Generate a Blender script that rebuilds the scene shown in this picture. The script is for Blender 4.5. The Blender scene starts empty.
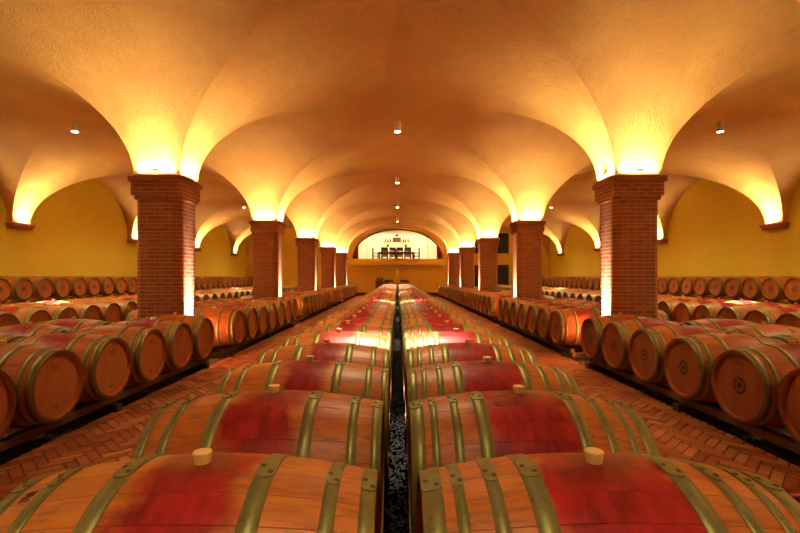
import bpy, math, random
from math import sin, cos, pi, sqrt, atan2
random.seed(7)
scn = bpy.context.scene
col = scn.collection
RANK_MODE = False

# ------------------------------------------------------------------ helpers
class MB:
    """collects verts / faces of one mesh, with a material slot per face"""
    def __init__(s): s.v = []; s.f = []; s.m = []; s.sm = []
    def add(s, verts, faces, mi=0, smooth=False):
        o = len(s.v); s.v += [tuple(p) for p in verts]
        for f in faces:
            s.f.append([i + o for i in f]); s.m.append(mi); s.sm.append(smooth)
    def box(s, a, b, mi=0):
        (x0, y0, z0), (x1, y1, z1) = a, b
        s.add([(x0,y0,z0),(x1,y0,z0),(x1,y1,z0),(x0,y1,z0),(x0,y0,z1),(x1,y0,z1),(x1,y1,z1),(x0,y1,z1)],
              [(0,3,2,1),(4,5,6,7),(0,1,5,4),(1,2,6,5),(2,3,7,6),(3,0,4,7)], mi)
    def bbox(s, a, b, r, mi=0):
        """box with bevelled edges"""
        (x0, y0, z0), (x1, y1, z1) = a, b
        vs = []; idx = {}
        for i, (X, sx) in enumerate(((x0, 1), (x1, -1))):
            for j, (Y, sy) in enumerate(((y0, 1), (y1, -1))):
                for k, (Z, sz) in enumerate(((z0, 1), (z1, -1))):
                    for ax in range(3):
                        p = [X + sx*r, Y + sy*r, Z + sz*r]; p[ax] = (X, Y, Z)[ax]
                        idx[(i,j,k,ax)] = len(vs); vs.append(p)
        fs = []
        g = lambda i,j,k,a: idx[(i,j,k,a)]
        for i in (0,1): q = [g(i,0,0,0),g(i,1,0,0),g(i,1,1,0),g(i,0,1,0)]; fs.append(q if i else q[::-1])
        for j in (0,1): q = [g(0,j,0,1),g(1,j,0,1),g(1,j,1,1),g(0,j,1,1)]; fs.append(q[::-1] if j else q)
        for k in (0,1): q = [g(0,0,k,2),g(1,0,k,2),g(1,1,k,2),g(0,1,k,2)]; fs.append(q if k else q[::-1])
        for j in (0,1):
            for k in (0,1): fs.append([g(0,j,k,1),g(1,j,k,1),g(1,j,k,2),g(0,j,k,2)])
        for i in (0,1):
            for k in (0,1): fs.append([g(i,0,k,0),g(i,1,k,0),g(i,1,k,2),g(i,0,k,2)])
        for i in (0,1):
            for j in (0,1): fs.append([g(i,j,0,0),g(i,j,1,0),g(i,j,1,1),g(i,j,0,1)])
        for i in (0,1):
            for j in (0,1):
                for k in (0,1): fs.append([g(i,j,k,0),g(i,j,k,1),g(i,j,k,2)])
        s.add(vs, fs, mi)
    def lathe(s, prof, n, axis='Z', c=(0,0,0), mi=0, smooth=True, closed=False, cap0=False, cap1=False):
        vs = []
        for (r, h) in prof:
            for k in range(n):
                a = 2*pi*k/n
                if axis == 'Z': vs.append((c[0]+r*cos(a), c[1]+r*sin(a), c[2]+h))
                elif axis == 'X': vs.append((c[0]+h, c[1]+r*sin(a), c[2]+r*cos(a)))
                else: vs.append((c[0]+r*cos(a), c[1]+h, c[2]+r*sin(a)))
        fs = []; m = len(prof)
        for i in range(m if closed else m-1):
            for k in range(n):
                a, b = i*n+k, i*n+(k+1) % n
                j = (i+1) % m
                fs.append((a, b, j*n+(k+1) % n, j*n+k))
        if cap0: fs.append(list(range(n))[::-1])
        if cap1: fs.append([(m-1)*n+k for k in range(n)])
        s.add(vs, fs, mi, smooth)
    def tube(s, pts, r, n=10, mi=0):
        rings = []
        for i, p in enumerate(pts):
            a = pts[max(0, i-1)]; b = pts[min(len(pts)-1, i+1)]
            d = [b[k]-a[k] for k in range(3)]; L = sqrt(sum(x*x for x in d)) or 1; d = [x/L for x in d]
            u = (0,0,1) if abs(d[2]) < .9 else (1,0,0)
            e1 = (d[1]*u[2]-d[2]*u[1], d[2]*u[0]-d[0]*u[2], d[0]*u[1]-d[1]*u[0])
            L = sqrt(sum(x*x for x in e1)); e1 = [x/L for x in e1]
            e2 = (d[1]*e1[2]-d[2]*e1[1], d[2]*e1[0]-d[0]*e1[2], d[0]*e1[1]-d[1]*e1[0])
            rings += [tuple(p[k]+r*(cos(2*pi*q/n)*e1[k]+sin(2*pi*q/n)*e2[k]) for k in range(3)) for q in range(n)]
        fs = [(i*n+q, i*n+(q+1) % n, (i+1)*n+(q+1) % n, (i+1)*n+q) for i in range(len(pts)-1) for q in range(n)]
        fs.append(list(range(n))[::-1]); fs.append([(len(pts)-1)*n+q for q in range(n)])
        s.add(rings, fs, mi, True)
    def prism(s, poly, z0, z1, mi=0):
        n = len(poly)
        s.add([(x,y,z0) for x,y in poly]+[(x,y,z1) for x,y in poly],
              [list(range(n))[::-1], [n+i for i in range(n)]]+[(i,(i+1)%n,n+(i+1)%n,n+i) for i in range(n)], mi)
    def mesh(s, name, mats):
        me = bpy.data.meshes.new(name)
        me.from_pydata(s.v, [], s.f)
        for m in mats: me.materials.append(m)
        me.polygons.foreach_set('material_index', s.m)
        me.polygons.foreach_set('use_smooth', s.sm)
        me.update()
        return me
    def build(s, name, mats, parent=None, sharp=None):
        if not isinstance(mats, (list, tuple)): mats = [mats]
        me = s.mesh(name, mats)
        if sharp: me.set_sharp_from_angle(angle=math.radians(sharp))
        return link(name, me, parent)

def link(name, data, parent=None):
    o = bpy.data.objects.new(name, data); col.objects.link(o)
    if parent is not None: o.parent = parent
    return o
def tag(o, label=None, cat=None, group=None, kind=None):
    if label: o['label'] = label
    if cat: o['category'] = cat
    if group: o['group'] = group
    if kind: o['kind'] = kind
    return o
def empty(name, loc, label=None, cat=None, group=None):
    o = bpy.data.objects.new(name, None); col.objects.link(o); o.location = loc
    o.empty_display_size = .1
    return tag(o, label, cat, group)
def copy_tree(o, parent=None):
    c = o.copy(); col.objects.link(c)
    if parent is not None: c.parent = parent
    for ch in o.children: copy_tree(ch, c)
    return c

# ------------------------------------------------------------------ materials
class NT:
    def __init__(s, name):
        s.mat = bpy.data.materials.new(name); s.mat.use_nodes = True
        s.t = s.mat.node_tree; s.b = s.t.nodes['Principled BSDF']; s.out = s.t.nodes['Material Output']
    def n(s, typ, **kw):
        nd = s.t.nodes.new(typ)
        for k, v in kw.items():
            if k == 'inp':
                for kk, vv in v.items():
                    if hasattr(vv, 'is_output') : s.t.links.new(vv, nd.inputs[kk])
                    else: nd.inputs[kk].default_value = vv
            else: setattr(nd, k, v)
        return nd
    def m(s, op, a, b=None, c=None, clamp=False):
        nd = s.t.nodes.new('ShaderNodeMath'); nd.operation = op; nd.use_clamp = clamp
        for i, v in enumerate((a, b, c)):
            if v is None: continue
            if hasattr(v, 'is_output'): s.t.links.new(v, nd.inputs[i])
            else: nd.inputs[i].default_value = v
        return nd.outputs[0]
    def mix(s, f, a, b, blend='MIX'):
        nd = s.t.nodes.new('ShaderNodeMix'); nd.data_type = 'RGBA'; nd.blend_type = blend; nd.clamp_factor = True
        for i, v in ((0, f), (6, a), (7, b)):
            if hasattr(v, 'is_output'): s.t.links.new(v, nd.inputs[i])
            else: nd.inputs[i].default_value = v if i == 0 else (*v, 1)
        return nd.outputs[2]
    def sstep(s, v, lo, hi):
        nd = s.t.nodes.new('ShaderNodeMapRange'); nd.interpolation_type = 'SMOOTHSTEP'
        s.t.links.new(v, nd.inputs[0])
        for i, x in ((1, lo), (2, hi)):
            if hasattr(x, 'is_output'): s.t.links.new(x, nd.inputs[i])
            else: nd.inputs[i].default_value = x
        return nd.outputs[0]
    def obj(s): return s.n('ShaderNodeTexCoord').outputs['Object']
    def sep(s, v):
        nd = s.n('ShaderNodeSeparateXYZ', inp={0: v}); return nd.outputs
    def comb(s, x, y, z): return s.n('ShaderNodeCombineXYZ', inp={0: x, 1: y, 2: z}).outputs[0]
    def noise(s, vec, scale, detail=3, rough=.5, scl=None):
        if scl is not None:
            vec = s.n('ShaderNodeMapping', inp={0: vec, 3: scl}).outputs[0]
        return s.n('ShaderNodeTexNoise', inp={'Vector': vec, 'Scale': scale, 'Detail': detail, 'Roughness': rough}).outputs[0]
    def bump(s, h, strength, dist):
        b = s.n('ShaderNodeBump', inp={'Height': h, 'Strength': strength, 'Distance': dist})
        s.t.links.new(b.outputs[0], s.b.inputs['Normal'])
    def col(s, v):
        if hasattr(v, 'is_output'): s.t.links.new(v, s.b.inputs['Base Color'])
        else: s.b.inputs['Base Color'].default_value = (*v, 1)
    def set(s, **kw):
        for k, v in kw.items():
            k = k.replace('_', ' ')
            if hasattr(v, 'is_output'): s.t.links.new(v, s.b.inputs[k])
            else: s.b.inputs[k].default_value = v

M = {}
def simple(name, c, rough=.6, metal=0, var=.15, scale=12, bump=.0):
    t = NT(name); p = t.obj(); n = t.noise(p, scale, 4)
    t.col(t.mix(n, [x*(1-var) for x in c], [min(1, x*(1+var)) for x in c]))
    t.set(Roughness=rough, Metallic=metal)
    if bump: t.bump(n, bump, .01)
    if 'gravel' in name: t.b.inputs['Specular IOR Level'].default_value = .12
    M[name] = t.mat; return t.mat
def emit(name, c, strength):
    t = NT(name); t.col((.9,.9,.9)); t.b.inputs['Emission Color'].default_value = (*c, 1); t.b.inputs['Emission Strength'].default_value = strength
    M[name] = t.mat; return t.mat

def plaster(name, c0, c1, bs=.45):
    t = NT(name); p = t.obj()
    big = t.noise(p, .55, 3, .55); mid = t.noise(p, 3.2, 5, .6); fine = t.noise(p, 34, 5, .7)
    f = t.m('ADD', t.m('MULTIPLY', big, .75), t.m('MULTIPLY', mid, .35))
    f = t.sstep(f, .35, .75)
    c = t.mix(f, c0, c1)
    c = t.mix(t.m('MULTIPLY', t.sstep(fine, .46, .74), .38), c, [x*.50 for x in c0])
    c = t.mix(t.m('MULTIPLY', t.sstep(mid, .52, .7), .30), c, [c0[0]*.8, c0[1]*.66, c0[2]*.5])
    t.col(c); t.set(Roughness=.85)
    h = t.m('ADD', t.m('MULTIPLY', fine, .5), t.m('MULTIPLY', mid, .9))
    t.bump(h, bs, .05)
    M[name] = t.mat
plaster('vault_plaster', (.60,.325,.098), (.71,.44,.150), .9)
plaster('wall_plaster', (.70,.60,.055), (.75,.65,.085), .25)
plaster('end_wall_plaster', (.74,.50,.075), (.80,.55,.10), .2)

def brick(name):
    t = NT(name); x, y, z = t.sep(t.obj())
    v = t.comb(t.m('ADD', x, y), z, 0.0)
    b = t.n('ShaderNodeTexBrick', inp={'Vector': v, 'Color1': (.36,.090,.035,1), 'Color2': (.48,.16,.06,1), 'Mortar': (.62,.39,.19,1),
            'Scale': 1.0, 'Mortar Size': .0075, 'Mortar Smooth': .25, 'Bias': -.2, 'Brick Width': .24, 'Row Height': .063})
    n = t.noise(t.obj(), 38, 4); n2 = t.noise(t.obj(), 5, 3)
    c = t.mix(t.m('MULTIPLY', n, .5), b.outputs[0], (.20,.055,.03))
    c = t.mix(t.m('MULTIPLY', t.sstep(n2, .45, .7), .3), c, (.5,.24,.11))
    t.col(c); t.set(Roughness=.85)
    h = t.m('ADD', t.m('MULTIPLY', b.outputs[1], -1.0), t.m('MULTIPLY', n, .5))
    t.bump(h, .8, .012)
    M[name] = t.mat
brick('pillar_brick')

def oak(name):
    t = NT(name); p = t.obj(); x, y, z = t.sep(p)
    zz = t.m('SUBTRACT', z, .35)
    ang = t.m('ARCTAN2', y, zz)
    k = t.m('MULTIPLY', ang, 26/(2*pi))
    ph = t.m('FRACT', t.m('ADD', k, 100.5))
    seam = t.m('ABSOLUTE', t.m('SUBTRACT', ph, .5))
    seamf = t.sstep(seam, .478, .5)
    info = t.n('ShaderNodeObjectInfo')
    oc = t.n('ShaderNodeSeparateColor', inp={0: info.outputs['Color']})
    R, G, B = oc.outputs[0], oc.outputs[1], oc.outputs[2]
    rnd = t.m('MULTIPLY', B, 97.3)
    wn = t.n('ShaderNodeTexWhiteNoise', noise_dimensions='2D', inp={'Vector': t.comb(t.m('FLOOR', t.m('ADD', k, 100.5)), rnd, 0.0)}).outputs[0]
    off = t.n('ShaderNodeVectorMath', operation='ADD', inp={0: p, 1: t.comb(rnd, t.m('MULTIPLY', wn, 3.0), rnd)}).outputs[0]
    grain = t.noise(off, 60, 4, .6, (.07, 1, 1))
    blot = t.noise(off, 5, 4, .6, (.6, 1, 1))
    c = t.mix(wn, (.44,.112,.016), (.59,.180,.024))
    c = t.mix(t.m('MULTIPLY', t.sstep(grain, .45, .70), .75), c, (.20,.045,.012))
    c = t.mix(t.m('MULTIPLY', t.sstep(blot, .46, .72), .75), c, (.42,.070,.026))
    c = t.mix(t.m('MULTIPLY', B, .3), c, (.62,.22,.032))
    # wine stain around the bung, running down the middle of the barrel
    wob = t.noise(t.n('ShaderNodeVectorMath', operation='ADD', inp={0: p, 1: t.comb(rnd, rnd, 0.0)}).outputs[0], 7, 5, .6)
    ax = t.m('ABSOLUTE', t.m('ADD', x, t.m('MULTIPLY', t.m('SUBTRACT', wob, .5), .22)))
    w0 = t.m('MULTIPLY', G, .30)
    inx = t.m('SUBTRACT', 1.0, t.sstep(ax, t.m('MULTIPLY', w0, .62), t.m('ADD', t.m('MULTIPLY', w0, 1.05), .045)))
    dn = t.sstep(t.m('ADD', zz, t.m('MULTIPLY', t.m('SUBTRACT', wob, .5), .2)), t.m('SUBTRACT', .30, t.m('MULTIPLY', R, .45)), .34)
    st = t.m('MULTIPLY', t.m('MULTIPLY', inx, dn), t.m('MULTIPLY', R, 1.35), clamp=True)
    streak = t.noise(off, 22, 3, .6, (1, .25, .25))
    sc = t.mix(t.sstep(t.m('ADD', t.m('MULTIPLY', streak, .6), t.m('MULTIPLY', blot, .4)), .30, .68), (.17,.003,.007), (.46,.014,.018))
    d0 = t.m('SQRT', t.m('ADD', t.m('POWER', t.m('MULTIPLY', x, 1.1), 2.0), t.m('MULTIPLY', y, y)))
    core = t.m('MULTIPLY', t.m('SUBTRACT', 1.0, t.sstep(t.m('ADD', d0, t.m('MULTIPLY', wob, .08)), .05, .20)), .7)
    sc = t.mix(core, sc, (.10,.003,.006))
    c = t.mix(t.m('MULTIPLY', st, .96), c, sc)
    c = t.mix(t.m('MULTIPLY', seamf, .45), c, (.12,.03,.01))
    c = t.mix(t.m('MULTIPLY', t.sstep(t.m('ABSOLUTE', x), .470, .473), .8), c, (.13,.030,.010))
    t.col(c)
    t.set(Roughness=t.m('ADD', .34, t.m('MULTIPLY', grain, .2)))
    t.set(Specular_IOR_Level=t.m('SUBTRACT', .42, t.m('MULTIPLY', st, .2)))
    h = t.m('SUBTRACT', t.m('MULTIPLY', grain, .3), seamf)
    t.bump(h, .6, .005)
    M[name] = t.mat
oak('oak_staves')

def headmat(name, ring, pale=False):
    t = NT(name); p = t.obj(); x, y, z = t.sep(p)
    zz = t.m('SUBTRACT', z, .35)
    kk = t.m('ADD', t.m('MULTIPLY', y, 11.0), 50.0)
    seam = t.m('ABSOLUTE', t.m('SUBTRACT', t.m('FRACT', kk), .5))
    seamf = t.sstep(seam, .47, .5)
    wn = t.n('ShaderNodeTexWhiteNoise', noise_dimensions='2D', inp={'Vector': t.comb(t.m('FLOOR', kk), x, 0.0)}).outputs[0]
    grain = t.noise(p, 55, 4, .6, (1, 1, .08))
    c = t.mix(wn, *(((.21,.052,.018), (.27,.076,.024)) if ring and not pale else ((.36,.105,.030), (.44,.140,.038))))
    c = t.mix(t.m('MULTIPLY', t.sstep(grain, .45, .72), .5), c, (.24,.07,.03))
    c = t.mix(t.m('MULTIPLY', seamf, .5), c, (.14,.04,.02))
    r = t.m('SQRT', t.m('ADD', t.m('MULTIPLY', y, y), t.m('MULTIPLY', zz, zz)))
    ink = (.016,.007,.005)
    if ring:
        # stamped ring of tiny characters round the sampling hole and two faint stamps above
        a = t.m('ARCTAN2', y, zz)
        dash = t.sstep(t.noise(t.comb(t.m('MULTIPLY', a, 9.0), t.m('MULTIPLY', r, 60.0), 0.0), 1.0, 2), .42, .46)
        band = t.m('SUBTRACT', 1.0, t.sstep(t.m('ABSOLUTE', t.m('SUBTRACT', r, .062)), .009, .013))
        thin = t.m('SUBTRACT', 1.0, t.sstep(t.m('ABSOLUTE', t.m('SUBTRACT', r, .043)), .002, .004))
        f = t.m('MAXIMUM', t.m('MULTIPLY', band, dash), t.m('MULTIPLY', thin, .8))
        hole = t.m('SUBTRACT', 1.0, t.sstep(r, .022, .027))
        f = t.m('MAXIMUM', f, hole)
    else:
        f = t.m('MULTIPLY', r, 0.0)
    for (zc, hw, hh, s, thr) in ((.19, .055, .016, 70.0, .49), (.12, .02, .012, 90.0, .50)) if ring else ((.165, .06, .010, 80.0, .50), (.14, .05, .010, 80.0, .50), (.19, .045, .01, 80.0, .51), (-.185, .03, .014, 85.0, .46)):
        mz = t.m('SUBTRACT', 1.0, t.sstep(t.m('ABSOLUTE', t.m('SUBTRACT', zz, zc)), hh*.7, hh))
        my = t.m('SUBTRACT', 1.0, t.sstep(t.m('ABSOLUTE', y), hw*.9, hw))
        nn = t.sstep(t.noise(p, s, 2, .5), thr, thr+.04)
        f = t.m('MAXIMUM', f, t.m('MULTIPLY', t.m('MULTIPLY', mz, my), t.m('MULTIPLY', nn, .75)))
    t.col(t.mix(t.m('MULTIPLY', f, .96), c, ink))
    t.set(Roughness=.6); t.b.inputs['Specular IOR Level'].default_value = .25
    t.bump(t.m('SUBTRACT', t.m('MULTIPLY', grain, .3), seamf), .3, .003)
    M[name] = t.mat
headmat('oak_head_ring', True); headmat('oak_head_text', False); headmat('oak_head_pale', True, True)

def hoopmat(name):
    t = NT(name); p = t.obj()
    n = t.noise(p, 9, 5, .65); f = t.noise(p, 60, 3, .6)
    c = t.mix(n, (.145,.132,.046), (.34,.31,.115))
    c = t.mix(t.m('MULTIPLY', t.sstep(f, .5, .7), .4), c, (.13,.095,.045))
    t.col(c); t.set(Metallic=.70, Roughness=t.m('ADD', .30, t.m('MULTIPLY', n, .32)))
    t.bump(f, .12, .004)
    M[name] = t.mat
hoopmat('hoop_steel')
simple('rivet_steel', (.12,.075,.03), .5, .6)
simple('bung_silicone', (.80,.52,.21), .5, 0, .08)
simple('rack_wood', (.11,.042,.018), .8, 0, .3, 9, .3)
simple('bearer_wood', (.05,.02,.01), .85, 0, .3, 9, .3)
simple('mortar', (.16,.060,.028), .95, 0, .25, 30, .3)
simple('concrete', (.20,.12,.07), .9, 0, .2, 3)
simple('gravel', (.075,.055,.040), .75, 0, .45, 60, .6)
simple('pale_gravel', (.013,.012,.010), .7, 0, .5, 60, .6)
simple('dark_trim', (.05,.02,.012), .6)
simple('hose_rubber', (.20,.018,.014), .4)
simple('black_glass', (.006,.005,.006), .5)
simple('frame_dark', (.012,.014,.015), .6)
simple('white_paint', (.80,.76,.66), .6, 0, .03)
simple('white_room', (.82,.74,.52), .8, 0, .04, 2)
simple('cream_panel', (.80,.63,.30), .75, 0, .05, 2)
simple('panel_joint', (.45,.33,.14), .8)
simple('dark_wood', (.075,.022,.012), .45, 0, .3)
simple('mid_wood', (.22,.075,.03), .5, 0, .3)
simple('red_cloth', (.32,.012,.012), .85, 0, .2)
simple('bottle_glass', (.02,.025,.012), .1)
simple('black_metal', (.02,.018,.016), .45, .3)
simple('lamp_body', (.75,.62,.42), .5, 0, .03)
simple('terracotta', (.36,.12,.055), .8, 0, .2, 20, .3)
simple('fixture_metal', (.55,.36,.16), .45, .3)
simple('pale_box', (.60,.45,.25), .7)
emit('lamp_lens', (1,.86,.62), 14)
emit('uplight_lens', (1,.80,.45), 10)
emit('room_lens', (1,.75,.4), 9)
t = NT('window_glass'); t.col((.008,.020,.022)); t.set(Roughness=.06); t.b.inputs['Specular IOR Level'].default_value = .3; M['window_glass'] = t.mat
def brickfloor():
    t = NT('floor_brick')
    a = t.n('ShaderNodeAttribute', attribute_name='tone').outputs['Fac']
    p = t.obj(); n = t.noise(p, 24, 4, .6); n2 = t.noise(p, 2.0, 3)
    r = t.n('ShaderNodeValToRGB', inp={0: a})
    e = r.color_ramp.elements
    e[0].position = 0; e[0].color = (.20,.032,.010,1); e[1].position = 1; e[1].color = (.50,.190,.050,1)
    q = e.new(.35); q.color = (.32,.074,.020,1); q = e.new(.7); q.color = (.41,.122,.032,1)
    c = t.mix(t.m('MULTIPLY', n, .45), r.outputs[0], (.33,.10,.04))
    c = t.mix(t.m('MULTIPLY', t.sstep(n2, .5, .7), .25), c, (.30,.06,.03))
    t.col(c); t.set(Roughness=.55); t.bump(n, .3, .006)
    M['floor_brick'] = t.mat
brickfloor()

# ------------------------------------------------------------------ layout (metres; Y runs away from the camera)
F = 450.0; CZ = 1.42
BAY = 5.82; P0 = 7.5
PY = [P0 + BAY*k for k in range(-2, 5)]           # pillar lines
XI, XO = 3.475, 4.205                               # pillar faces
XW, XC = 11.29, 11.12                             # side wall, wall pier face
HP = .325; HX = (XO-XI)/2
SPR, RISE = 3.02, 2.05
YB, YE = PY[0]-HP, 33.6                           # back and end walls
def ordw(n): return ['first','second','third','fourth','fifth','sixth','seventh','eighth','ninth','tenth','eleventh','twelfth'][n-1]

# ------------------------------------------------------------------ ceiling: groin vaults
def build_ceiling():
    N = 18
    def bay(a, b):
        c = (a+b)/2; h = (b-a)/2
        return [(c+h*sin(pi/2*i/N), RISE*cos(pi/2*i/N), i) for i in range(-N, N+1)]
    xs = [(-XW, None, None)]
    for a, b in ((-XC, -XO), (-XI, XI), (XO, XC)): xs += bay(a, b)
    xs.append((XW, None, None))
    ys = []
    ends = [(PY[k]+HP, PY[k+1]-HP) for k in range(len(PY)-1)] + [(PY[-1]+HP, YE)]
    ys.append((YB, None, None))
    for a, b in ends: ys += bay(a, b)
    verts = []
    for (y, hy, iy) in ys:
        for (x, hx, ix) in xs:
            h = max(hx or 0, hy or 0)
            verts.append((x, y, SPR + h))
    nx = len(xs); mb = MB(); faces = []
    def inbay(a, b): return a[2] is not None and b[2] is not None and b[2]-a[2] == 1
    for j in range(len(ys)-1):
        by = inbay(ys[j], ys[j+1])
        for i in range(nx-1):
            bx = inbay(xs[i], xs[i+1])
            a, b, c, d = j*nx+i, j*nx+i+1, (j+1)*nx+i+1, (j+1)*nx+i
            if not bx and not by and 0 < i < nx-2: continue      # pillar tops
            if bx and by:
                sx = xs[i][2] >= 0; sy = ys[j][2] >= 0
                if sx == sy: faces += [(a, c, b), (a, d, c)]
                else: faces += [(a, d, b), (b, d, c)]
            else: faces.append((a, d, c, b))
    mb.add(verts, faces, 0, True)
    o = mb.build('ceiling', M['vault_plaster'], sharp=24)
    tag(o, 'ochre plastered groin vaults springing from the brick pillars', 'ceiling', kind='structure')
build_ceiling()

# ------------------------------------------------------------------ walls, floor, end wall
def struct(o, label, cat):
    return tag(o, label, cat, kind='structure')
for s, nm in ((-1, 'left'), (1, 'right')):
    mb = MB(); mb.box((min(s*XW, s*(XW+.3)), YB-.3, -.1), (max(s*XW, s*(XW+.3)), YE+.3, 5.3))
    struct(mb.build('wall_'+nm, M['wall_plaster']), 'yellow plastered side wall on the %s behind the stacked barrels' % nm, 'wall')
mb = MB(); mb.box((-XW-.3, YB-.3, -.1), (XW+.3, YB, 5.3))
struct(mb.build('wall_back', M['wall_plaster']), 'yellow wall behind the viewpoint', 'wall')
mb = MB(); mb.box((-XW-.3, YB-.3, -.2), (XW+.3, YE+.3, -.06))
struct(mb.build('floor', M['concrete']), 'dull cellar floor under the barrel racks', 'floor')

AW, AS, AR = 3.36, 2.80, 2.16                    # arch half width, spring, rise
SILL = 2.70
DX0, DX1, DT = 5.75, 8.32, 2.28                  # black door
WB, WT = 3.14, 4.66                              # window above it
def arch_top(x): return AS + AR*sqrt(max(0, 1-(x/AW)**2))
def build_end_wall():
    top = 5.3; th = .35
    cols = sorted(set([-XW, XW, DX0, DX1] + [AW*sin(pi/2*i/24) for i in range(-24, 25)]))
    mb = MB()
    for xa, xb in zip(cols, cols[1:]):
        xm = (xa+xb)/2
        if abs(xm) < AW: spans = [((0, 0), (SILL, SILL)), ((arch_top(xa), arch_top(xb)), (top, top))]
        elif DX0 < xm < DX1: spans = [((DT, DT), (WB, WB)), ((WT, WT), (top, top))]
        else: spans = [((0, 0), (top, top))]
        for (a, b) in spans:
            y0, y1 = YE, YE+th
            mb.add([(xa,y0,a[0]),(xb,y0,a[1]),(xb,y0,b[1]),(xa,y0,b[0]),(xa,y1,a[0]),(xb,y1,a[1]),(xb,y1,b[1]),(xa,y1,b[0])],
                   [(0,1,2,3),(7,6,5,4),(4,5,1,0),(3,2,6,7),(0,3,7,4),(1,5,6,2)])
    struct(mb.build('wall_front', M['end_wall_plaster']), 'yellow end wall with the arched opening to a bright room', 'wall')
    # dark edge trim round the arch
    mb = MB(); n = 40; prev = None
    pts = [(-AW, SILL)] + [(AW*sin(pi/2*i/n), arch_top(AW*sin(pi/2*i/n))) for i in range(-n, n+1)] + [(AW, SILL)]
    inn = [(x*(AW-.07)/AW, SILL if i in (0, len(pts)-1) else AS+(z-AS)*(AR-.07)/AR) for i, (x, z) in enumerate(pts)]
    for i in range(len(pts)-1):
        a, b, c, d = pts[i], pts[i+1], inn[i+1], inn[i]
        y0, y1 = YE-.03, YE+.12
        mb.add([(p[0], y0, p[1]) for p in (a,b,c,d)]+[(p[0], y1, p[1]) for p in (a,b,c,d)], [(0,3,2,1),(4,5,6,7),(0,1,5,4),(2,3,7,6)])
    struct(mb.build('trim_1', M['dark_trim']), 'thin dark edging round the arched opening', 'trim')
    mb = MB(); mb.box((-4.9, YE-.05, 2.72), (-3.62, YE, 2.82)); mb.box((3.62, YE-.05, 2.72), (4.9, YE, 2.82))
    struct(mb.build('trim_2', M['terracotta']), 'thin string course level with the balcony on the end wall', 'trim')
    mb = MB(); mb.box((-XW, YE-.04, -.06), (DX0-.1, YE, .22)); mb.box((DX1+.1, YE-.04, -.06), (XW, YE, .22))
    struct(mb.build('baseboard_front', M['dark_trim']), 'dark skirting along the foot of the end wall', 'baseboard')
build_end_wall()
mb = MB(); mb.bbox((-3.42, YE-.55, 2.26), (3.42, YE-.0, 2.72), .02)
tag(mb.build('balcony', M['end_wall_plaster']), 'plastered balcony ledge below the arched opening of the end wall', 'balcony', kind='structure')
# door and window of the end wall
def framed(nm, x0, x1, z0, z1, nv, glass, label, cat):
    mb = MB(); y = YE+.10; w = .07
    mb.box((x0, y, z0), (x1, y+.08, z0+w)); mb.box((x0, y, z1-w), (x1, y+.08, z1))
    for k in range(nv+1):
        xx = x0 + (x1-x0-w)*k/nv; mb.box((xx, y, z0+w), (xx+w, y+.08, z1-w))
    o = mb.build(nm, M['frame_dark']); struct(o, label, cat)
    g = MB(); g.box((x0+w*.5, y+.03, z0+w*.5), (x1-w*.5, y+.05, z1-w*.5)); g.build('pane', M[glass], o)
    return o
framed('window_1', DX0, DX1, WB, WT, 3, 'window_glass', 'dark glazed window high on the end wall, right side', 'window')
framed('door_1', DX0, DX1, -.06, DT, 2, 'black_glass', 'black double door in the end wall below the dark window', 'door')

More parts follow.
